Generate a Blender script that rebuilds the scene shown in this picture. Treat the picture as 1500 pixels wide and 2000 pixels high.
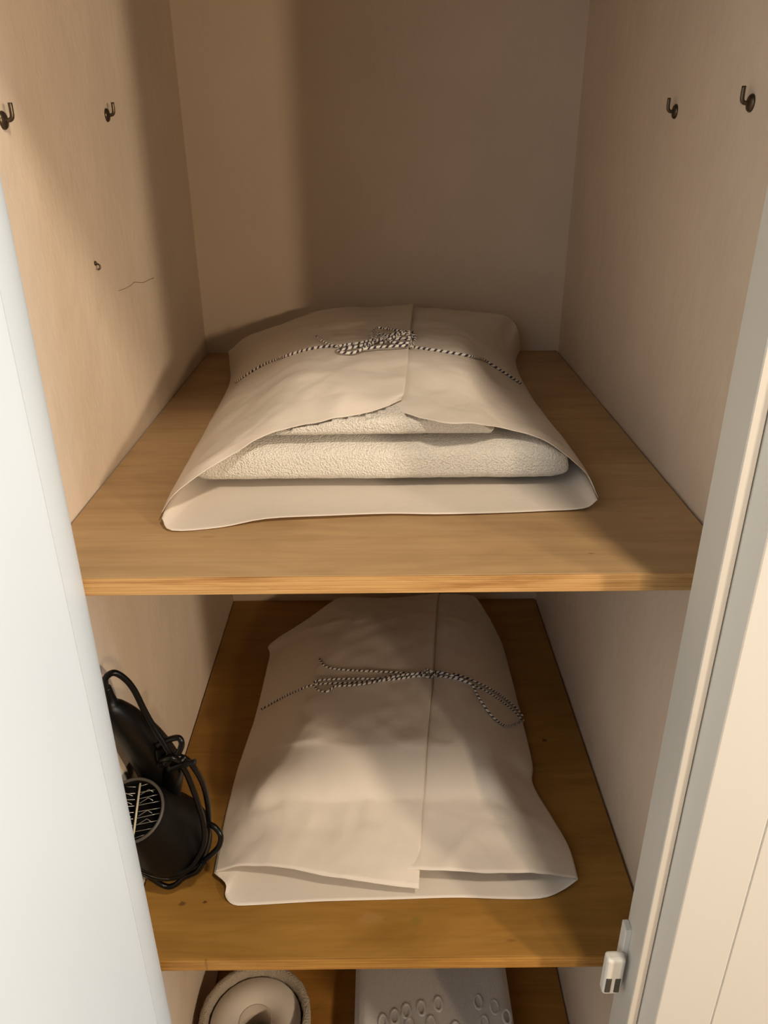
import bpy, bmesh, math, random
import numpy as np
from mathutils import Vector, Matrix, noise
from mathutils.bvhtree import BVHTree

for o in list(bpy.data.objects): bpy.data.objects.remove(o)
S = bpy.context.scene
COL = S.collection
random.seed(7)

# ------------------------------------------------------------------ camera
F, PITCH, YAW, ROLL, CX, CZ = 1521.33, .4467, .0019, -.0081, -.0023, 1.5
cp, sp, cy_, sy_ = math.cos(PITCH), math.sin(PITCH), math.cos(YAW), math.sin(YAW)
fwd = Vector((sy_*cp, cy_*cp, -sp)); rt = Vector((cy_, -sy_, 0)); up = rt.cross(fwd)
rt2 = rt*math.cos(ROLL) + up*math.sin(ROLL); up2 = -rt*math.sin(ROLL) + up*math.cos(ROLL)
CAM = Vector((CX, 0, CZ))
cd = bpy.data.cameras.new('camera'); co = bpy.data.objects.new('camera', cd); COL.objects.link(co)
M3 = Matrix((rt2, up2, -fwd)).transposed()
co.matrix_world = Matrix.Translation(CAM) @ M3.to_4x4()
cd.sensor_fit = 'VERTICAL'; cd.sensor_height = 36; cd.lens = F/2000*36
cd.clip_start = .01
S.camera = co

# ------------------------------------------------------------------ world, lamps, exposure
w = bpy.data.worlds.new('world'); S.world = w; w.use_nodes = True
w.node_tree.nodes['Background'].inputs[0].default_value = (1, .87, .70, 1)
w.node_tree.nodes['Background'].inputs[1].default_value = .08
def lamp(name, kind, loc, power, col, size, target=None, sy=None):
    l = bpy.data.lights.new(name, kind); l.energy = power; l.color = col
    if kind == 'AREA':
        l.size = size
        if sy: l.shape = 'RECTANGLE'; l.size_y = sy
    else: l.shadow_soft_size = size
    o = bpy.data.objects.new(name, l); COL.objects.link(o); o.location = loc
    if target is not None:
        o.rotation_euler = (Vector(target)-Vector(loc)).to_track_quat('-Z', 'Y').to_euler()
    return o
lamp('wall_lamp', 'POINT', (1.37, -2.04, 1.82), 76, (1, .74, .48), .06)
lamp('ceiling_lamp', 'POINT', (.43, -.10, 2.42), 48, (1, .84, .65), .06)
lamp('room_lamp', 'POINT', (1.30, -.69, 1.62), 74, (1, .81, .60), .06)
lamp('window_daylight', 'AREA', (1.9, .02, 1.55), 33, (.80, .93, 1), .7, (-.25, .1, 1.35), 1.3)
lamp('window_daylight_left', 'AREA', (-.9, -1.5, 1.6), 7, (.82, .91, 1), .9, (.25, .6, 1.2), 1.2)
S.view_settings.view_transform = 'Standard'; S.view_settings.look = 'None'
S.view_settings.gamma = 1; S.view_settings.use_curve_mapping = False
S.view_settings.exposure = 0.0

# ------------------------------------------------------------------ helpers
def ray(px, py):
    return (fwd*F + rt2*(px-750) - up2*(py-1000)).normalized()
def at(px, py, z=None, y=None, x=None):
    """the point of a level, upright or side plane seen in direction (px, py)"""
    d = ray(px, py)
    k = (z-CAM.z)/d.z if z is not None else (y-CAM.y)/d.y if y is not None else (x-CAM.x)/d.x
    return CAM + d*k
def obj(name, bm, mat, parent=None, smooth=False):
    me = bpy.data.meshes.new(name)
    if isinstance(bm, bmesh.types.BMesh):
        bmesh.ops.recalc_face_normals(bm, faces=bm.faces); bm.to_mesh(me); bm.free()
    else: me.from_pydata(*bm); me.update()
    for m in (mat if isinstance(mat, (list, tuple)) else [mat]): me.materials.append(m)
    if smooth:
        for p in me.polygons: p.use_smooth = True
    o = bpy.data.objects.new(name, me); COL.objects.link(o)
    if parent:
        o.parent = parent
        o.matrix_parent_inverse = Matrix.Translation(-parent.location)
    return o
def thing(name, label, cat, loc, group=None):
    o = bpy.data.objects.new(name, None); COL.objects.link(o); o.location = loc
    o.empty_display_size = .02
    return tag(o, label, cat, group)
def tag(o, label, cat, group=None):
    o['label'] = label; o['category'] = cat
    if group: o['group'] = group
    return o
def struct(o): o['kind'] = 'structure'; return o
def box(bm, a, b, bevel=0, seg=2):
    r = bmesh.ops.create_cube(bm, size=1)
    for v in r['verts']:
        v.co = Vector([(a[i]+b[i])/2 + v.co[i]*(b[i]-a[i]) for i in range(3)])
    if bevel:
        ed = list({e for v in r['verts'] for e in v.link_edges})
        bmesh.ops.bevel(bm, geom=ed, offset=bevel, segments=seg, profile=.5, affect='EDGES')
def prism(bm, pts, z0, z1):
    a = [bm.verts.new((x, y, z0)) for x, y in pts]; b = [bm.verts.new((x, y, z1)) for x, y in pts]
    n = len(pts)
    for i in range(n): bm.faces.new((a[i], a[(i+1) % n], b[(i+1) % n], b[i]))
    bm.faces.new(a[::-1]); bm.faces.new(b)
def catmull(P, n):
    P = np.asarray(P, float); m = len(P)-1
    out = []
    for t in np.linspace(0, m, n):
        i = min(int(t), m-1); f = t-i
        p0 = P[i-1] if i > 0 else 2*P[0]-P[1]; p1 = P[i]; p2 = P[i+1]
        p3 = P[i+2] if i+2 <= m else 2*P[m]-P[m-1]
        out.append(.5*(2*p1+(p2-p0)*f+(2*p0-5*p1+4*p2-p3)*f*f+(3*p1-p0-3*p2+p3)*f**3))
    return np.array(out)
def tube(bm, pts, r, n=8, caps=True, taper=None, stripe=None):
    pts = [Vector(p) for p in pts]; rings = []
    t = (pts[1]-pts[0]).normalized(); u = t.orthogonal().normalized()
    for i, p in enumerate(pts):
        a = pts[max(i-1, 0)]; b = pts[min(i+1, len(pts)-1)]
        t = (b-a).normalized() if (b-a).length > 1e-9 else t
        u = (u - t*u.dot(t)).normalized(); v = t.cross(u)
        rr = r if taper is None else taper[i]
        rings.append([bm.verts.new(p+(u*math.cos(k*2*math.pi/n)+v*math.sin(k*2*math.pi/n))*rr) for k in range(n)])
    for i in range(len(rings)-1):
        for k in range(n):
            f = bm.faces.new((rings[i][k], rings[i][(k+1) % n], rings[i+1][(k+1) % n], rings[i+1][k]))
            f.smooth = True
            if stripe: f.material_index = 1 if ((i*stripe + k/n) % 1) < .42 else 0
    if caps: bm.faces.new(rings[0][::-1]); bm.faces.new(rings[-1])
def lathe(bm, prof, axis_o, axis_d, n=48, closed=False):
    d = Vector(axis_d).normalized(); u = d.orthogonal().normalized(); v = d.cross(u); o = Vector(axis_o)
    R = [[bm.verts.new(o + d*h + (u*math.cos(k*2*math.pi/n)+v*math.sin(k*2*math.pi/n))*r) for k in range(n)] for r, h in prof]
    m = len(R)
    for i in range(m if closed else m-1):
        for k in range(n):
            f = bm.faces.new((R[i][k], R[i][(k+1) % n], R[(i+1) % m][(k+1) % n], R[(i+1) % m][k])); f.smooth = True
    return R

# ------------------------------------------------------------------ materials
def mat(name, col, rough=.6, spec=.3):
    m = bpy.data.materials.new(name); m.use_nodes = True
    b = m.node_tree.nodes['Principled BSDF']
    b.inputs['Base Color'].default_value = (*col, 1); b.inputs['Roughness'].default_value = rough
    b.inputs['Specular IOR Level'].default_value = spec
    return m, m.node_tree.nodes, m.node_tree.links, b
def coords(N, L, scale):
    tc = N.new('ShaderNodeTexCoord'); mp = N.new('ShaderNodeMapping')
    mp.inputs['Scale'].default_value = scale
    L.new(tc.outputs['Object'], mp.inputs['Vector']); return mp.outputs[0]
def noise_n(N, L, vec, scale, detail=4, rough=.55, dist=0):
    n = N.new('ShaderNodeTexNoise'); n.inputs['Scale'].default_value = scale
    n.inputs['Detail'].default_value = detail; n.inputs['Roughness'].default_value = rough
    n.inputs['Distortion'].default_value = dist
    L.new(vec, n.inputs['Vector']); return n.outputs['Fac']
def ramp(N, L, fac, stops):
    r = N.new('ShaderNodeValToRGB'); e = r.color_ramp.elements
    while len(e) > len(stops): e.remove(e[-1])
    while len(e) < len(stops): e.new(.5)
    for el, (p, c) in zip(e, stops): el.position = p; el.color = (*c, 1)
    L.new(fac, r.inputs[0]); return r.outputs[0]
def bump(N, L, b, h, strength, dist, prev=None):
    n = N.new('ShaderNodeBump'); n.inputs['Strength'].default_value = strength
    n.inputs['Distance'].default_value = dist; L.new(h, n.inputs['Height'])
    if prev: L.new(prev, n.inputs['Normal'])
    L.new(n.outputs[0], b.inputs['Normal']); return n.outputs[0]
def mixc(N, L, fac, a, bcol, mode='MIX'):
    m = N.new('ShaderNodeMix'); m.data_type = 'RGBA'; m.blend_type = mode
    if isinstance(fac, float): m.inputs[0].default_value = fac
    else: L.new(fac, m.inputs[0])
    for i, c in ((6, a), (7, bcol)):
        if isinstance(c, tuple): m.inputs[i].default_value = (*c, 1)
        else: L.new(c, m.inputs[i])
    return m.outputs[2]
def math_n(N, L, op, a, b=None):
    m = N.new('ShaderNodeMath'); m.operation = op
    for i, v in ((0, a), (1, b)):
        if v is None: continue
        if isinstance(v, (int, float)): m.inputs[i].default_value = v
        else: L.new(v, m.inputs[i])
    return m.outputs[0]

def plaster(name, col):
    m, N, L, b = mat(name, col, .75, .2)
    v = coords(N, L, (1, 1, 1))
    c = ramp(N, L, noise_n(N, L, v, 5, 3), [(.3, tuple(x*.95 for x in col)), (.7, tuple(min(1, x*1.03) for x in col))])
    L.new(c, b.inputs['Base Color'])
    v2 = coords(N, L, (1, 1, .6))
    p = bump(N, L, b, noise_n(N, L, v2, 130, 4), .22, .002)
    bump(N, L, b, noise_n(N, L, v, 14, 2), .25, .012, p)
    return m
M_wall = plaster('painted_plaster', (.69, .574, .458))
def gloss_paint(name, col, rough=.38):
    m, N, L, b = mat(name, col, rough, .4)
    v = coords(N, L, (1, 1, .25))
    bump(N, L, b, noise_n(N, L, v, 90, 3), .12, .001)
    return m
M_door = gloss_paint('white_door_paint', (.60, .645, .675))
M_trim = gloss_paint('white_trim_paint', (.63, .605, .55))
M_plastic, *_ = mat('white_plastic', (.72, .71, .66), .4, .4)
M_slot, *_ = mat('dark_slot', (.05, .05, .045), .4)
M_metal, N_, L_, b_ = mat('bronzed_steel', (.10, .075, .05), .35, .5); b_.inputs['Metallic'].default_value = .8
M_black, *_ = mat('black_plastic', (.004, .0037, .0033), .38, .22)
M_matte, *_ = mat('soft_black_plastic', (.005, .0045, .004), .5, .10)
M_cord, *_ = mat('black_rubber_cord', (.003, .003, .003), .3, .3)
M_wire, _, _, b_ = mat('heater_wire', (.45, .42, .38), .35, .5); b_.inputs['Metallic'].default_value = .7
M_mica, *_ = mat('mica_board', (.50, .46, .33), .5)
M_inside, *_ = mat('dryer_inside', (.006, .006, .006), .8, .1)

def wood(name, c0, c1, c2, knots, edge=False):
    m, N, L, b = mat(name, c1, .48, .28)
    v = coords(N, L, (3.2, 16, 60) if edge else (3.2, 16, 16))
    f = noise_n(N, L, v, 1.6, 6, .6, 1.2)
    c = ramp(N, L, f, [(.28, c0), (.5, c1), (.75, c2)])
    v2 = coords(N, L, (6, 170, 420) if edge else (7, 240, 240))
    fi = ramp(N, L, noise_n(N, L, v2, 1, 3), [(.25, (.90,)*3), (.62, (1.03,)*3)])
    c = mixc(N, L, 1.0, c, fi, 'MULTIPLY')
    v3 = coords(N, L, (1, 1, 1))
    pat = ramp(N, L, noise_n(N, L, v3, 7, 3), [(.3, (.84, .82, .78)), (.65, (1.05, 1.05, 1.05))])
    c = mixc(N, L, 1.0, c, pat, 'MULTIPLY')
    for (kx, ky, rx, ry, col, st) in knots:
        tc = N.new('ShaderNodeTexCoord'); mp = N.new('ShaderNodeMapping')
        mp.inputs['Location'].default_value = (-kx/rx, -ky/ry, 0); mp.inputs['Scale'].default_value = (1/rx, 1/ry, 0)
        L.new(tc.outputs['Object'], mp.inputs['Vector'])
        ln = N.new('ShaderNodeVectorMath'); ln.operation = 'LENGTH'; L.new(mp.outputs[0], ln.inputs[0])
        wob = math_n(N, L, 'MULTIPLY', noise_n(N, L, mp.outputs[0], 1.4, 3), .9)
        d = math_n(N, L, 'ADD', ln.outputs['Value'], wob)
        k = ramp(N, L, d, [(.75, (st,)*3), (1.45, (0, 0, 0))])
        c = mixc(N, L, k, c, col)
    L.new(c, b.inputs['Base Color'])
    bump(N, L, b, noise_n(N, L, v2, 1, 3), .25 if edge else .06, .0008)
    return m
DK = (.10, .045, .012); MD = (.36, .20, .07)
K1 = [(-.152, .592, .014, .006, MD, .55), (-.02, .588, .012, .004, MD, .35), (.167, .5565, .006, .002, DK, .6), (.233, .62, .016, .006, MD, .4)]
K2 = [(.2235, .852, .008, .008, DK, .9), (-.230, .596, .008, .007, DK, .75), (-.205, .598, .005, .004, DK, .95), (-.02, .575, .03, .018, MD, .55),
      (.03, .572, .015, .01, (.20, .14, .03), .55), (-.085, .565, .02, .008, MD, .4), (.13, .548, .012, .004, DK, .35)]
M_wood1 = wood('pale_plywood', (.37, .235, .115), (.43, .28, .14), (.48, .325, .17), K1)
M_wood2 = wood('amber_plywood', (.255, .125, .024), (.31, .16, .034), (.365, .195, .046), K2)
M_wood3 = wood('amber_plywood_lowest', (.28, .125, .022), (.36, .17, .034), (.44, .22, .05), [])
M_edge1 = wood('pale_pine_edge', (.33, .16, .05), (.50, .29, .11), (.60, .37, .16), [], True)
M_edge2 = wood('amber_pine_edge', (.26, .12, .025), (.36, .18, .04), (.45, .24, .06), [(-.19, .53, .0025, .2, DK, .4)], True)

def paper_mat(name, col, tl):
    m = bpy.data.materials.new(name); m.use_nodes = True
    N, L = m.node_tree.nodes, m.node_tree.links
    b = N['Principled BSDF']; out = N['Material Output']
    b.inputs['Base Color'].default_value = (*col, 1); b.inputs['Roughness'].default_value = .5
    b.inputs['Specular IOR Level'].default_value = .28
    t = N.new('ShaderNodeBsdfTranslucent'); t.inputs[0].default_value = (col[0], col[1]*.97, col[2]*.93, 1)
    mx = N.new('ShaderNodeMixShader'); mx.inputs[0].default_value = tl
    L.new(b.outputs[0], mx.inputs[1]); L.new(t.outputs[0], mx.inputs[2]); L.new(mx.outputs[0], out.inputs[0])
    v = coords(N, L, (1, 1, 1))
    p = bump(N, L, b, noise_n(N, L, v, 60, 4, .6), .18, .003)
    bump(N, L, b, noise_n(N, L, v, 700, 2), .08, .0005, p)
    return m
M_paper = paper_mat('glassine_paper', (.84, .77, .69), .2)

def terry(name, col, scale, st):
    m, N, L, b = mat(name, col, .95, .05)
    v = coords(N, L, (1, 1, 1))
    n1 = noise_n(N, L, v, scale, 3, .65)
    vo = N.new('ShaderNodeTexVoronoi'); vo.inputs['Scale'].default_value = scale*.9; L.new(v, vo.inputs['Vector'])
    h = math_n(N, L, 'SUBTRACT', n1, math_n(N, L, 'MULTIPLY', vo.outputs['Distance'], .7))
    c = ramp(N, L, h, [(-.0, tuple(x*.86 for x in col)), (.4, col)])
    L.new(c, b.inputs['Base Color'])
    b.inputs['Sheen Weight'].default_value = .25
    bump(N, L, b, h, st, .0028)
    return m
M_towel = terry('white_terry', (.88, .83, .75), 620, .8)
M_cloth = terry('white_cotton', (.80, .77, .73), 900, .3)
M_felt = terry('beige_wool', (.50, .42, .32), 520, .9)
M_roll, N_, L_, b_ = mat('toilet_tissue', (.72, .66, .58), .9, .05)
bump(N_, L_, b_, noise_n(N_, L_, coords(N_, L_, (1, 1, 1)), 300, 2), .12, .001)
M_core, *_ = mat('cardboard_core', (.55, .48, .40), .8, .1)
M_twl, *_ = mat('twine_white', (.84, .80, .73), .85, .1)
M_twd, *_ = mat('twine_dark', (.06, .045, .07), .85, .1)

# ------------------------------------------------------------------ setting
W = .28; YB = 1.2299; ZT = 2.45
Z1, Z2, Z3 = CZ-.3057, CZ-.7682, CZ-1.235
YF1, YF2 = .5214, .528; TH = .0144
def slab(name, a, b, m, bevel=0):
    bm = bmesh.new(); box(bm, a, b, bevel); return struct(obj(name, bm, m))
slab('wall_left', (-W-.08, .40, 0), (-W, YB+.08, ZT), M_wall)
bm = bmesh.new()
tube(bm, [at(px, py, x=-W+.0001) for px, py in ((232,568),(246,563),(256,557),(262,551),(280,552),(292,546),(300,543))], .0004, 5)
obj('plaster_crack', bm, mat('crack_shadow', (.30, .22, .15), .9)[0], bpy.data.objects['wall_left'])
slab('wall_right', (W, .50, 0), (W+.08, YB+.08, ZT), M_wall)
slab('wall_back', (-W, YB, 0), (W, YB+.08, ZT), M_wall)
slab('ceiling', (-W, .46, ZT), (W, YB, ZT+.05), M_wall)
slab('floor', (-1.6, -1.6, -.05), (1.9, YB+.08, 0), M_wood3)
# lintel over the opening
slab('trim_1', (-.2279, .430, 1.79), (.2263, .4995, 1.90), M_trim, .003)
slab('wall_front', (-W, .47, 1.90), (W, .4995, ZT), M_wall)
# left jamb: rounded inner corner
bm = bmesh.new()
pr = [(-.36, .478), (-.2285, .478), (-.2279, .4782)]
for k in range(9):
    a = k/8*math.pi/2
    pr.append((-.2279-.008*(1-math.cos(a)), .478+.042*math.sin(a)))
pr += [(-W, .512), (-W, .40+.1), (-.36, .5)]
prism(bm, [(-.33, .4745), (-.2279, .4745)]+pr[3:12]+[(-.2795, .520), (-.2795, .49), (-.33, .49)], 0, 2.03)
j = struct(obj('trim_2', bm, M_door))
for p in j.data.polygons: p.use_smooth = abs(p.normal.z) < .5
mod = j.modifiers.new('e', 'EDGE_SPLIT'); mod.split_angle = math.radians(30)
# open door leaf swung out from the left jamb
bm = bmesh.new()
p0 = Vector((-.2277, .4744)); dr = Vector((-.075, -1)).normalized(); nn = Vector((-dr.y, dr.x)); nn = nn if nn.x < 0 else -nn
c = [p0, p0+dr*.52, p0+dr*.52+nn*.034, p0+nn*.034]
prism(bm, [(q.x, q.y) for q in c], .012, 2.02)
bmesh.ops.bevel(bm, geom=bm.edges[:], offset=.0010, segments=2, affect='EDGES')
door = struct(obj('door_1', bm, M_door))
# right door frame: bead, rebate, casing
bm = bmesh.new()
pr = [(.2279, .4995), (.2265, .4592), (.2272, .4582), (.2335, .4580)]
for k in range(1, 7):
    a = k/6*math.pi/2; pr.append((.2335+.0028*math.sin(a), .4580+.0030*(1-math.cos(a))))
pr += [(.2363, .4655), (W+.0795, .4655), (W+.0795, .4995)]
prism(bm, pr, 0, 2.03)
j = struct(obj('trim_3', bm, M_trim))
for p in j.data.polygons: p.use_smooth = abs(p.normal.z) < .5
mod = j.modifiers.new('e', 'EDGE_SPLIT'); mod.split_angle = math.radians(25)
bm = bmesh.new()
prism(bm, [(.2366, .4650), (.2366, .4575), (.2448, .4440), (.2458, .4434), (.2952, .4428), (.2964, .4440), (.2968, .4460), (.2968, .4650)], 0, 2.10)
struct(obj('trim_4', bm, M_trim))
bm = bmesh.new()
prism(bm, [(.2970, .4450), (.2982, .4438), (.60, .4438), (.60, .4650), (.2970, .4650)], 0, 2.10)
struct(obj('wall_right_front', bm, M_trim))

# ------------------------------------------------------------------ shelves
def shelf(zt, yf, m, me, label):
    t = thing('wooden_shelf', label, 'shelf', (0, yf, zt-TH))
    bm = bmesh.new(); box(bm, (-.2785, yf+.003, zt-TH), (.2765, YB-.0015, zt), .0006, 1); obj('board', bm, m, t)
    # front lipping: thin laminations that stand a hair proud of each other
    n = 4
    for i in range(n):
        bm = bmesh.new(); d = (.0, .0007, .0003, .0009)[i]
        box(bm, (-.2785, yf+d*.6, zt-TH+TH*i/n), (.2765, yf+.003, zt-TH+TH*(i+1)/n), .0003, 1)
        obj('edge_ply', bm, me, t)
    return t
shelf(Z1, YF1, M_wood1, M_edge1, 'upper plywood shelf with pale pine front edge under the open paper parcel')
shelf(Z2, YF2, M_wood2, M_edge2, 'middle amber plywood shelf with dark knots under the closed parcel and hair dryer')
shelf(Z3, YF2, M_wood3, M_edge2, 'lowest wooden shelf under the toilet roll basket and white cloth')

# ------------------------------------------------------------------ paper parcels
def grid_from(rows, zb, nu, nv):
    C = np.array([[at(px, py, z=zb+z) for px, py, z in r] for r in rows])
    A = np.array([catmull(r, nu) for r in C])
    return np.array([catmull(A[:, k], nv) for k in range(nu)]).transpose(1, 0, 2)   # nv x nu x 3
def wrinkle(G, zb, amp, seed):
    G = G.copy()
    for i in range(G.shape[0]):
        for k in range(G.shape[1]):
            x, y, z = G[i, k]
            s = Vector((x*9+seed, y*9, 0))
            r1 = 1-2*abs(noise.noise(s)); r2 = 1-2*abs(noise.noise(Vector((x*22-y*9+seed, y*20+x*6, 3))))
            h = max(0, min(1, (z-zb)/.03))
            dd = noise.voronoi(Vector((x*11+seed+.5*noise.noise(Vector((x*7, y*7, seed))), y*14-x*4, 0)))[0]
            dq = noise.voronoi(Vector((x*26+seed*2, y*34+x*9, 1.5)))[0]
            fc = min(dd[1]-dd[0], .5)-.25; fq = min(dq[1]-dq[0], .45)-.2
            G[i, k, 2] += amp*h*(.45*(r1-.4)+.3*(r2-.4)+.75*fc+.30*fq)
            G[i, k, 2] = max(G[i, k, 2], zb+.0012)
    return G
def grid_mesh(Gs):
    V, Fc = [], []
    for G in Gs:
        nv, nu = G.shape[:2]; b = len(V)
        V += [tuple(p) for p in G.reshape(-1, 3)]
        Fc += [(b+i*nu+k, b+i*nu+k+1, b+(i+1)*nu+k+1, b+(i+1)*nu+k) for i in range(nv-1) for k in range(nu-1)]
    return V, [], Fc
def thick(o, t=.00035):
    m = o.modifiers.new('thickness', 'SOLIDIFY'); m.thickness = t; m.offset = 0
def bottom_grid(top, zb, front, nv):
    """sheet under the towels: shares the fold lines of the top sheet, front lip given by 'front'"""
    L, Rr = top[:, 0], top[:, -1]
    fr = np.array([at(px, py, z=zb+z) for px, py, z in front])
    nu = 41; fr = catmull(fr, nu); out = []
    for i in range(nv):
        t = i/(nv-1)
        row = []
        for k in range(nu):
            s = k/(nu-1)
            ed = L[i]*(1-s)+Rr[i]*s
            lipd = math.exp(-t*14)
            p = ed.copy()
            flat = np.array([ed[0], ed[1], zb+.0014])
            wgt = min(1, min(s, 1-s)*16); wgt = wgt*wgt*(3-2*wgt)
            p = ed*(1-wgt)+flat*wgt
            # front lip reaches further than the top edge
            f = fr[k]; base = L[0]*(1-s)+Rr[0]*s
            p[:2] += (f[:2]-base[:2])*max(0, 1-t*4)
            p[2] = p[2]*(1-lipd)+f[2]*lipd
            p[2] = max(p[2], zb+.0012)
            row.append(p)
        out.append(row)
    return np.array(out)
def split_parcel(label, zb, left_rows, right_rows, front, seed, loc, amp):
    t = thing('paper_parcel', label, 'parcel', loc)
    nv = 110
    GL = grid_from(left_rows, zb, 80, nv); GR = grid_from(right_rows, zb, 60, nv)
    GL = wrinkle(GL, zb, amp, seed); GR = wrinkle(GR, zb, amp, seed)
    # the left sheet overlaps the right one at the centre
    for k in range(12): GL[:, -1-k, 2] += .0016*(1-k/12)
    GU = GR.copy()
    ext = np.array([GR[:, 0]-(GR[:, 4]-GR[:, 0])*(n/3) for n in range(9, 0, -1)]).transpose(1, 0, 2)
    ext[:, :, 2] = GR[:, :1, 2]-.0012
    for n in range(9): ext[:, n, 2] -= .0012*(9-n)/9
    GU = np.concatenate([ext, GU], axis=1)
    GB = bottom_grid(np.concatenate([GL, GR], axis=1), zb, front, nv)
    a = obj('paper_wrap', grid_mesh([GU, GB]), M_paper, t, True); thick(a)
    b = obj('paper_flap', grid_mesh([GL]), M_paper, t, True); thick(b)
    b['label'] = 'overlapping left flap of paper with straight free edge'
    V, _, Fc = grid_mesh([GL, GR])
    return t, BVHTree.FromPolygons([Vector(v) for v in V], Fc)

P1L = [
 [(315,1002,.010),(345,962,.028),(430,905,.041),(520,853,.057),(640,822,.069),(735,803,.075),(785,784,.079)],
 [(345,940,.010),(395,895,.034),(470,840,.055),(555,790,.075),(650,775,.083),(740,768,.086),(790,765,.087)],
 [(400,842,.009),(440,805,.034),(500,770,.058),(570,735,.085),(660,722,.095),(740,718,.097),(796,716,.098)],
 [(447,752,.010),(472,738,.034),(520,712,.060),(590,684,.090),(665,676,.097),(740,674,.099),(799,674,.100)],
 [(448,710,.012),(480,690,.040),(540,662,.068),(610,645,.088),(680,638,.095),(745,635,.097),(803,634,.098)],
 [(446,688,.024),(482,660,.046),(535,640,.062),(590,620,.076),(650,604,.085),(730,600,.087),(808,597,.089)],
]
P1R = [
 [(790,808,.074),(870,829,.071),(935,830,.069),(985,836,.060),(1050,857,.050),(1098,884,.041),(1146,928,.028),(1168,972,.010)],
 [(795,768,.083),(860,772,.081),(925,778,.078),(975,790,.064),(1025,810,.052),(1070,835,.040),(1108,870,.026),(1140,912,.009)],
 [(796,716,.096),(860,722,.094),(920,730,.088),(965,748,.064),(1000,765,.052),(1030,785,.040),(1060,810,.026),(1090,845,.008)],
 [(799,674,.098),(860,679,.096),(910,688,.091),(945,704,.068),(970,715,.056),(990,726,.042),(1012,744,.026),(1034,768,.008)],
 [(803,634,.096),(860,640,.094),(905,646,.088),(940,656,.074),(962,666,.060),(980,678,.044),(996,694,.028),(1008,712,.009)],
 [(808,599,.086),(860,604,.084),(910,608,.080),(955,611,.076),(985,615,.072),(1000,624,.063),(1012,645,.050),(1016,682,.018)],
]
P1F = [(316,1012,.008),(321,1028,.004),(340,1036,.002),(430,1030,.0015),(520,1013,.004),(640,1008,.004),(760,1003,.003),(930,1003,.002),(1050,999,.002),(1130,994,.002),(1160,984,.005),(1168,972,.010)]
P1F = [(316,1012,.008),(336,1036,.002),(430,1030,.0015),(520,1013,.004),(640,1007,.004),(760,1003,.003),(850,1004,.003),(960,1002,.002),(1060,998,.002),(1140,993,.003),(1167,976,.010)]
parcel1, bvh1 = split_parcel('white paper parcel open at the front, tied with striped twine, on the upper shelf', Z1, P1L, P1R, P1F, 2.3, (0, .62, Z1), .0042)

P2L = [
 [(420,1703,.012),(480,1692,.022),(560,1696,.028),(640,1711,.027),(740,1727,.022),(818,1738,.016)],
 [(432,1640,.011),(475,1610,.026),(535,1590,.040),(650,1588,.043),(745,1590,.043),(825,1592,.043)],
 [(442,1585,.010),(482,1562,.030),(520,1546,.050),(640,1548,.054),(745,1548,.054),(829,1548,.054)],
 [(465,1500,.010),(518,1480,.038),(570,1466,.078),(660,1472,.090),(750,1474,.090),(833,1474,.090)],
 [(474,1474,.010),(530,1452,.045),(590,1432,.094),(670,1426,.099),(755,1426,.100),(836,1426,.100)],
 [(503,1383,.012),(553,1355,.048),(608,1336,.088),(690,1326,.100),(770,1322,.103),(846,1318,.104)],
 [(526,1285,.015),(575,1258,.052),(640,1238,.088),(715,1228,.101),(790,1224,.102),(851,1222,.102)],
 [(535,1252,.028),(588,1222,.058),(652,1206,.084),(725,1198,.094),(795,1194,.096),(853,1192,.096)],
 [(655,1180,.045),(656,1170,.056),(680,1166,.066),(750,1169,.073),(808,1164,.077),(857,1160,.080)],
]
P2R = [
 [(818,1700,.026),(890,1702,.029),(960,1705,.030),(1020,1706,.027),(1080,1709,.020),(1129,1715,.010)],
 [(825,1592,.041),(890,1592,.042),(950,1594,.041),(1005,1602,.036),(1060,1622,.022),(1110,1652,.008)],
 [(829,1548,.052),(890,1548,.052),(940,1550,.050),(985,1558,.044),(1030,1575,.024),(1075,1592,.007)],
 [(833,1474,.088),(885,1474,.088),(925,1476,.084),(960,1484,.070),(1000,1505,.034),(1041,1532,.007)],
 [(836,1426,.098),(885,1427,.097),(920,1430,.094),(955,1440,.080),(998,1462,.040),(1040,1492,.008)],
 [(846,1318,.102),(890,1322,.100),(925,1332,.092),(955,1346,.076),(988,1374,.040),(1022,1415,.010)],
 [(851,1222,.100),(885,1222,.098),(910,1226,.090),(938,1236,.074),(965,1258,.044),(986,1275,.012)],
 [(853,1192,.094),(880,1192,.092),(905,1196,.084),(928,1204,.068),(950,1220,.044),(970,1236,.020)],
 [(857,1161,.078),(880,1161,.077),(900,1162,.074),(915,1163,.068),(930,1170,.056),(956,1208,.030)],
]
P2F = [(418,1705,.011),(441,1726,.010),(440,1750,.006),(456,1767,.003),(490,1768,.002),(560,1764,.002),(640,1760,.002),(760,1757,.002),(890,1753,.002),(990,1756,.002),(1060,1754,.002),(1100,1738,.004),(1129,1718,.008)]
parcel2, bvh2 = split_parcel('closed white paper parcel tied with striped twine, on the middle shelf beside the hair dryer', Z2, P2L, P2R, P2F, 5.1, (0, .62, Z2), .0050)

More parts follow.
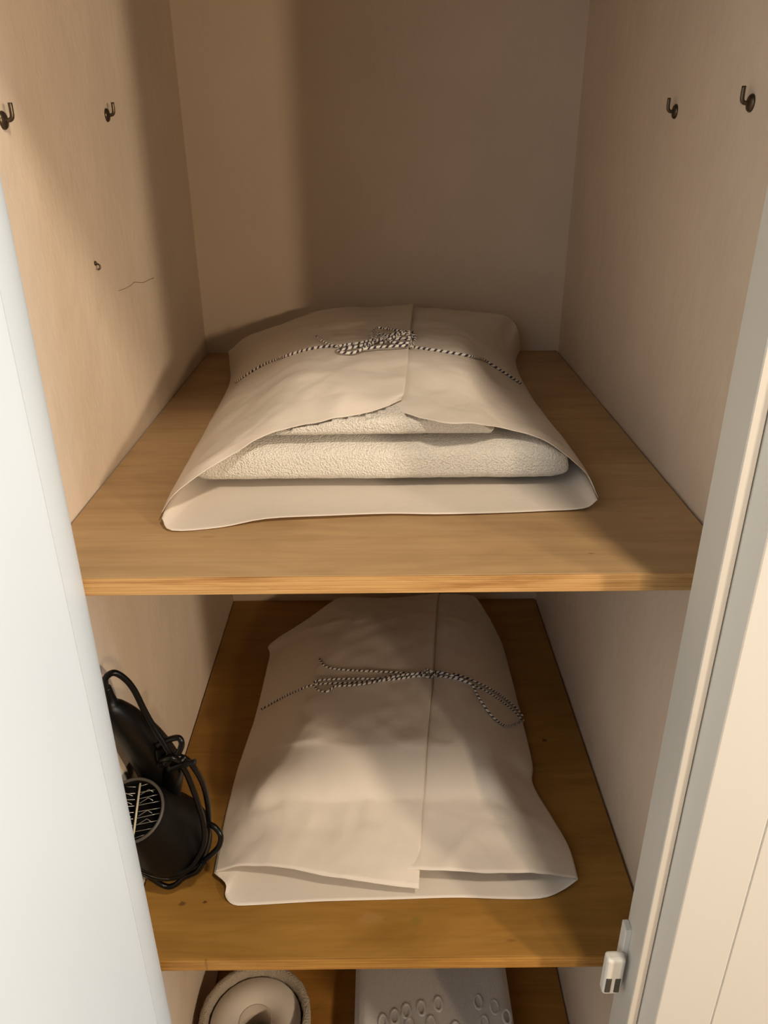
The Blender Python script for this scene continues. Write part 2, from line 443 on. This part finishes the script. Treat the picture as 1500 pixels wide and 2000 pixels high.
# twine: traced over the paper surface, twisted stripes as faces of two colours
def on_paper(bvh, px, py, lift):
    h = bvh.ray_cast(CAM, ray(px, py))
    return h[0]+h[1].normalized()*(lift if h[1].z > 0 else -lift) if h[0] else None
def twine(name, bvh, paths, parent, r=.0011, lab=None):
    bm = bmesh.new()
    for path in paths:
        pts = catmull([(p[0], p[1], p[2] if len(p) > 2 else 0) for p in path], 12*len(path))
        P = [on_paper(bvh, px, py, r*.9+ex) for px, py, ex in pts]
        P = [p for p in P if p is not None]
        # even spacing
        d = [0]
        for a, b in zip(P, P[1:]): d.append(d[-1]+(b-a).length)
        n = max(8, int(d[-1]/.0009)); Q = []
        arr = np.array([tuple(p) for p in P])
        for s in np.linspace(0, d[-1], n): Q.append([np.interp(s, d, arr[:, i]) for i in range(3)])
        tube(bm, Q, r, 8, stripe=.0009/.0068)
    o = obj(name, bm, [M_twl, M_twd], parent)
    if lab: o['label'] = lab
    return o
twine('twine_band', bvh1, [[(462,748),(490,729),(520,712),(560,697),(600,685),(640,679),(690,680),(740,680),(790,679),(840,685),(880,691),(912,697),(940,703),(965,718),(990,734),(1016,751)]], parcel1, .0016)
twine('twine_bow', bvh1, [
  [(620,665,.004),(632,672,.002),(655,680,.001),(690,678,.002),(730,672,.003),(770,676,.003),(806,684,.002)],
  [(700,676,.002),(664,684,.003),(664,693,.002),(690,695,.002),(712,688,.003),(740,672,.004),(775,660,.004),(806,656,.003),(806,668,.003),(770,672,.004),(745,680,.004)],
  [(730,672,.002),(725,660,.003),(738,648,.003),(770,651,.003),(800,658,.003),(800,672,.004),(770,668,.005),(740,662,.004),(730,676,.003)],
  [(665,688,.001),(700,684,.003),(735,676,.004),(775,666,.006),(806,664,.004),(804,680,.003),(770,684,.003),(735,686,.003),(700,690,.002)],
  [(740,660,.005),(760,676,.006),(790,662,.006),(800,678,.004),(770,680,.005),(748,668,.006)],
], parcel1, .0015, 'knotted bow of striped twine')
twine('twine_band', bvh2, [[(512,1386),(540,1370),(575,1353),(612,1339),(660,1336),(720,1333),(770,1328),(830,1321),(880,1325),(920,1338),(960,1358),(1000,1388),(1024,1414)],
  [(846,1318,.001),(890,1320,.001),(930,1335,.001),(970,1356,.001),(1005,1384,.001),(1024,1408,.001)]], parcel2, .0015)
twine('twine_bow', bvh2, [
  [(626,1290,.002),(632,1300,.001),(650,1308,.001),(700,1312,.001),(760,1315,.001),(810,1319,.002),(860,1318,.003),(900,1330,.002),(920,1342,.002),(932,1362,.001),(946,1384,.001),(960,1402,.001),(978,1416,.001),(992,1420,.001),(1008,1414,.001),(1021,1408,.001)],
  [(830,1320,.002),(780,1322,.002),(740,1328,.001),(700,1328,.001),(650,1329,.001),(620,1332,.001),(614,1340,.001),(622,1350,.001),(640,1353,.001),(656,1343,.001),(690,1341,.001),(730,1336,.002),(780,1324,.003),(840,1318,.003)],
  [(820,1326,.002),(835,1314,.004),(850,1322,.004),(838,1328,.003),(824,1318,.003)],
], parcel2, .0015, 'loose bow of striped twine with one long hanging loop')

# ------------------------------------------------------------------ towels in the open parcel
def pillow(name, x0, x1, y0, y1, z0, z1, m, rx, ry, seed, sag=0, amp=.0012, rz=None):
    """folded towel: rounded slab whose skin is pushed about by noise"""
    bm = bmesh.new(); nx, nr = 150, 60
    hy, hz = (y1-y0)/2, (z1-z0)/2; cy, cz = (y0+y1)/2, (z0+z1)/2
    rings = []
    for i in range(nx+1):
        s = i/nx; x = x0+(x1-x0)*s
        e = min(s, 1-s)*(x1-x0)
        k = 1 if e > rx else math.sqrt(max(0.0, 1-(1-e/rx)**2))
        k = .30+.70*k
        ring = []
        for q in range(nr):
            a = 2*math.pi*q/nr; c, s2 = math.cos(a), math.sin(a)
            pw = .28
            yy = cy+(hy-(1-k)*hz*.6)*math.copysign(abs(c)**pw, c); zz = cz+hz*k*math.copysign(abs(s2)**(.55 if abs(c) > .3 else .8), s2)
            zz -= (1-k)*hz*sag
            n = Vector((0, c, s2))
            d = noise.noise(Vector((x*30+seed, yy*30, zz*30)))*amp + noise.noise(Vector((x*160, yy*160+seed, zz*160)))*amp*.35
            ring.append(bm.verts.new(Vector((x, yy, zz))+n*d))
        rings.append(ring)
    for i in range(nx):
        for q in range(nr):
            f = bm.faces.new((rings[i][q], rings[i][(q+1) % nr], rings[i+1][(q+1) % nr], rings[i+1][q])); f.smooth = True
    bm.faces.new(rings[0]); bm.faces.new(rings[-1][::-1])
    return obj(name, bm, m)
def under(o, bvh, gap=.0045):
    for v in o.data.vertices:
        for dy in (0, .008, .016, .024, .034, .048):
            h = bvh.ray_cast(Vector((v.co.x, v.co.y+dy, Z1+.3)), Vector((0, 0, -1)))
            if h[0]: break
        if h[0] and v.co.z > h[0].z-gap: v.co.z = max(Z1+.003, h[0].z-gap)
    return o
tag(under(pillow('bath_towel', -.185, .177, .684, 1.06, Z1+.004, Z1+.050, M_towel, .02, .02, 1, .5), bvh1), 'large folded white terry towel lying lowest inside the open parcel', 'towel')
tag(under(pillow('hand_towel', -.120, .1035, .688, 1.03, Z1+.0502, Z1+.078, M_towel, .004, .01, 4, 0), bvh1), 'smaller folded white terry towel on top of the large one in the open parcel', 'towel')

# ------------------------------------------------------------------ hair dryer
nz = at(259, 1583, y=.585); rear = at(345, 1642, y=.655)
ax = (nz-rear).normalized(); Ln = (nz-rear).length
t = thing('hair_dryer', 'black hair dryer wound in its cord, leaning on the left wall of the middle shelf', 'hair dryer', (rear.x, rear.y, Z2))
bm = bmesh.new()
lathe(bm, [(0, -.022), (.018, -.021), (.032, -.015), (.041, -.004), (.0455, .012), (.0465, .03), (.045, .05), (.041, .072), (.036, Ln-.036), (.0335, Ln-.014), (.0325, Ln),
           (.0315, Ln+.001), (.0300, Ln), (.0298, Ln-.012), (.0296, Ln-.045), (.0, Ln-.046)], rear, ax, 64)
for f in bm.faces:
    if (f.calc_center_median()-rear).dot(ax) > Ln-.05 and ((f.calc_center_median()-rear)-ax*((f.calc_center_median()-rear).dot(ax))).length < .0297: f.material_index = 1
obj('body', bm, [M_matte, M_inside], t)
bm = bmesh.new(); tor = []
u = ax.orthogonal().normalized(); v = ax.cross(u)
# nozzle trim ring
ringp = [nz+ax*.0005+(u*math.cos(k*math.pi/24)+v*math.sin(k*math.pi/24))*.0315 for k in range(49)]
tube(bm, ringp, .0016, 8, False)
o = obj('nozzle_ring', bm, mat('worn_black_rim', (.07, .06, .05), .35)[0], t); o['label'] = 'worn grey-black rim of the air outlet'
# heater inside: mica board and zigzag wires
gu = (rt2*1.0+up2*.12); gu = (gu-ax*gu.dot(ax)).normalized(); gv = ax.cross(gu)
if gv.z < 0: gv = -gv
gc = nz-ax*.007
bm = bmesh.new()
tube(bm, [gc-gv*.029+gu*.000, gc+gv*.029+gu*.003], .0011, 6)
o = obj('mica_board', bm, M_mica, t); o['label'] = 'pale strip across the outlet'
bm = bmesh.new()
for k in range(-4, 5):
    h = k*.0064; half = math.sqrt(max(0, .0285**2-h*h))*.93
    off = .0006*((k*7) % 3)
    for sgn in (-1, 1):
        tube(bm, [gc+gv*h+gu*sgn*.0015, gc+gv*(h+.0010+off)+gu*sgn*half], .0004, 5)
for k in (-3, -1, 2, 4):
    h = k*.0042
    for sgn in (-1, 1):
        tube(bm, [gc+gv*h+gu*sgn*.004, gc+gv*(h+.0045)+gu*sgn*.013, gc+gv*(h+.001)+gu*sgn*.018], .0004, 5)
o = obj('heater_wires', bm, M_wire, t); o['kind'] = 'stuff'
# handle leaning up against the wall
h0 = at(318, 1508, y=.655); h1 = at(222, 1385, y=.606); h2 = at(208, 1342, y=.604)
hp = catmull([h0, h0.lerp(h1, .35)+Vector((.004, 0, 0)), h0.lerp(h1, .7)+Vector((.003, 0, 0)), h1, h1.lerp(h2, .5), h2], 40)
hr = np.interp(np.linspace(0, 1, 40), [0, .12, .3, .5, .62, .72, .85, 1], [.025, .024, .0215, .0165, .0112, .0065, .0048, .0042])
bm = bmesh.new()
tube(bm, hp, .02, 20, True, hr)
obj('handle', bm, M_black, t)
bm = bmesh.new()
sw = at(318, 1478, y=.618)
box(bm, sw-Vector((.006, .004, .012)), sw+Vector((.006, .006, .012)), .002)
obj('switch', bm, M_black, t)
bm = bmesh.new()
tube(bm, [at(330, 1560, y=.640), at(340, 1500, y=.628), at(345, 1480, y=.626)], .010, 16, True, [.012, .011, .007])
obj('cord_bundle', bm, M_cord, t)
def cord(paths):
    bm = bmesh.new()
    for path in paths:
        c = catmull([at(px, py, y=y) for px, py, y in path], 14*len(path))
        tube(bm, c, .0031, 10)
    return bm
obj('cord', cord([
  [(207,1345,.603),(206,1325,.600),(222,1314,.602),(243,1325,.606),(262,1348,.609),(282,1388,.610),(300,1420,.610),(318,1448,.609),(335,1474,.608),(350,1487,.612),(362,1498,.618)],
  [(308,1455,.612),(328,1445,.610),(348,1441,.606),(355,1452,.604),(350,1468,.604),(338,1480,.606),(322,1492,.606)],
  [(335,1500,.606),(360,1492,.604),(382,1488,.604)],
  [(345,1476,.610),(362,1482,.612),(378,1498,.614),(396,1530,.618),(405,1565,.622),(408,1600,.624),(406,1635,.622),(398,1665,.618),(385,1690,.612),(362,1706,.606),(330,1715,.602),(300,1712,.598),(275,1700,.598)],
  [(352,1490,.612),(365,1512,.614),(378,1545,.614),(390,1580,.612),(398,1610,.610),(399,1640,.608),(390,1668,.606),(372,1692,.604),(340,1704,.600),(300,1705,.594),(272,1696,.592)],
  [(405,1608,.620),(420,1616,.616),(431,1632,.612),(428,1652,.610),(414,1668,.608),(396,1682,.608),(370,1698,.606),(335,1710,.604),(300,1708,.602),(280,1700,.602)],
  [(282,1706,.600),(300,1718,.602),(316,1728,.604),(330,1732,.604),(344,1727,.604),(360,1714,.604),(385,1702,.604),(398,1684,.604)],
  [(296,1494,.640),(318,1484,.610),(335,1480,.602),(352,1486,.606),(362,1478,.610)],
]), M_cord, t)

# ------------------------------------------------------------------ lowest shelf: basket, roll, cloth
bc = Vector((-.1905, .690, Z3))
bm = bmesh.new(); prof = [(.0, .0015), (.068, .0015)]
for k in range(14):
    z = .004+k*.0079
    for q in range(5):
        a = -math.pi/2+q*math.pi/5
        prof.append((.0715+.0042*k/14+.0034*math.cos(a), z+.00395+.00395*math.sin(a)))
prof += [(.0745, .1150), (.0710, .1155), (.0690, .1130), (.0680, .100), (.066, .02), (.064, .006), (0, .006)]
R_ = lathe(bm, prof, bc, (0, 0, 1), 96)
for v in bm.verts:
    a = math.atan2(v.co.y-bc.y, v.co.x-bc.x)
    d = noise.noise(Vector((math.cos(a)*40, math.sin(a)*40, v.co.z*220)))*.0018
    v.co.x += d*math.cos(a); v.co.y += d*math.sin(a)
tag(obj('storage_basket', bm, M_felt), 'round beige woven basket holding the toilet roll on the lowest shelf', 'basket')
t = thing('toilet_roll', 'white toilet roll standing upright in the round beige basket', 'toilet roll', bc+Vector((.0, 0, .007)))
bm = bmesh.new()
lathe(bm, [(.0240, .0), (.0635, .0), (.0645, .002), (.0645, .092), (.0635, .0935), (.0240, .0935)], bc+Vector((.0, .001, .007)), (0, 0, 1), 72, True)
o = obj('paper_roll', bm, M_roll, t)
bm = bmesh.new()
lathe(bm, [(.0225, .0), (.0238, .0), (.0238, .0930), (.0225, .0930)], bc+Vector((.0, .001, .007)), (0, 0, 1), 48, True)
o = obj('cardboard_tube', bm, M_core, t)

t = thing('folded_cloth', 'folded white cloth with rows of raised oval loops on the lowest shelf', 'cloth', (.068, .6, Z3))
ct = pillow('cloth_body', -.052, .189, .59, .98, Z3+.001, Z3+.05, M_cloth, .022, .02, 9, .3, .0015)
ct.parent = t; ct.matrix_parent_inverse = Matrix.Translation(-t.location)
for i, (px, py) in enumerate([(771,1986),(794,1975),(823,1969),(856,1961),(934,1957),(966,1967),(990,1986),(842,1999),(946,1998),(748,1996),(800,2003),(890,2010)]):
    c = at(px, py, z=Z3+.0502)
    bm = bmesh.new()
    pts = [c+Vector((math.cos(a)*.0058, math.sin(a)*.0105, .0)) for a in np.linspace(0, 2*math.pi, 25)]
    tube(bm, pts, .0021, 8, False)
    obj('raised_loop', bm, M_cloth, t)

# ------------------------------------------------------------------ hooks, screw, catch
def hook(x, y, z, side, label):
    t = thing('coat_hook', label, 'hook', (x, y, z), 'small bronze hooks on the closet walls')
    d = Vector((-side, 0, 0)); p = Vector((x, y, z))
    bm = bmesh.new(); lathe(bm, [(0, 0), (.0064, 0), (.0064, .0010), (.0054, .0022), (.0025, .0030), (0, .0031)], p, d, 24); obj('rosette', bm, M_metal, t)
    bm = bmesh.new()
    pts = [p+d*.002, p+d*.0042, p+d*.0062+Vector((0, 0, .0005)), p+d*.0074+Vector((0, 0, .0020)), p+d*.0078+Vector((0, 0, .0045)), p+d*.0078+Vector((0, 0, .0115))]
    tube(bm, catmull(pts, 24), .0016, 10); obj('hook_arm', bm, M_metal, t)
HZ = CZ+.0225
hook(-W, .6443, CZ+.0144, -1, 'bronze hook on the left wall nearest the camera, cut by the photo edge')
hook(-W, .8918, CZ+.0239, -1, 'bronze hook on the left wall nearest the back corner')
hook(W, .8319, HZ-.001, 1, 'bronze hook on the right wall nearest the back corner')
hook(W, .6648, HZ, 1, 'bronze hook on the right wall nearest the camera')
t = thing('small_screw', 'tiny bent screw hook sticking out of the left wall below the larger hooks', 'screw', (-W, .7882, CZ-.1082))
p = Vector((-W, .7882, CZ-.1082))
bm = bmesh.new(); tube(bm, catmull([p, p+Vector((.003, 0, .0005)), p+Vector((.0048, 0, -.0012)), p+Vector((.0044, -.0004, -.0036)), p+Vector((.0026, -.0012, -.0046))], 16), .0009, 8); obj('shank', bm, M_metal, t)
bm = bmesh.new(); lathe(bm, [(0, 0), (.0020, .0003), (.0022, .0012), (.0008, .0018), (0, .0017)], p+Vector((.0006, 0, .0012)), (1, 0, .35), 14); obj('collar', bm, M_metal, t)

t = thing('magnetic_catch', 'white plastic magnetic door catch screwed to the right jamb below the middle shelf', 'door catch', (.2279, .485, .775))
bm = bmesh.new(); box(bm, (.2048, .4755, .7530), (.2232, .4870, .8035), .0035, 3); obj('housing', bm, M_plastic, t)
bm = bmesh.new(); box(bm, (.2215, .4860, .7500), (.2278, .4985, .8310), .0012, 2); obj('mounting_plate', bm, M_plastic, t)
for x in (.2069, .2154):
    bm = bmesh.new(); box(bm, (x, .4747, .7575), (x+.0052, .4770, .7775), .0006, 1)
    o = obj('magnet_plate', bm, M_slot, t); o['label'] = 'dark metal strip'
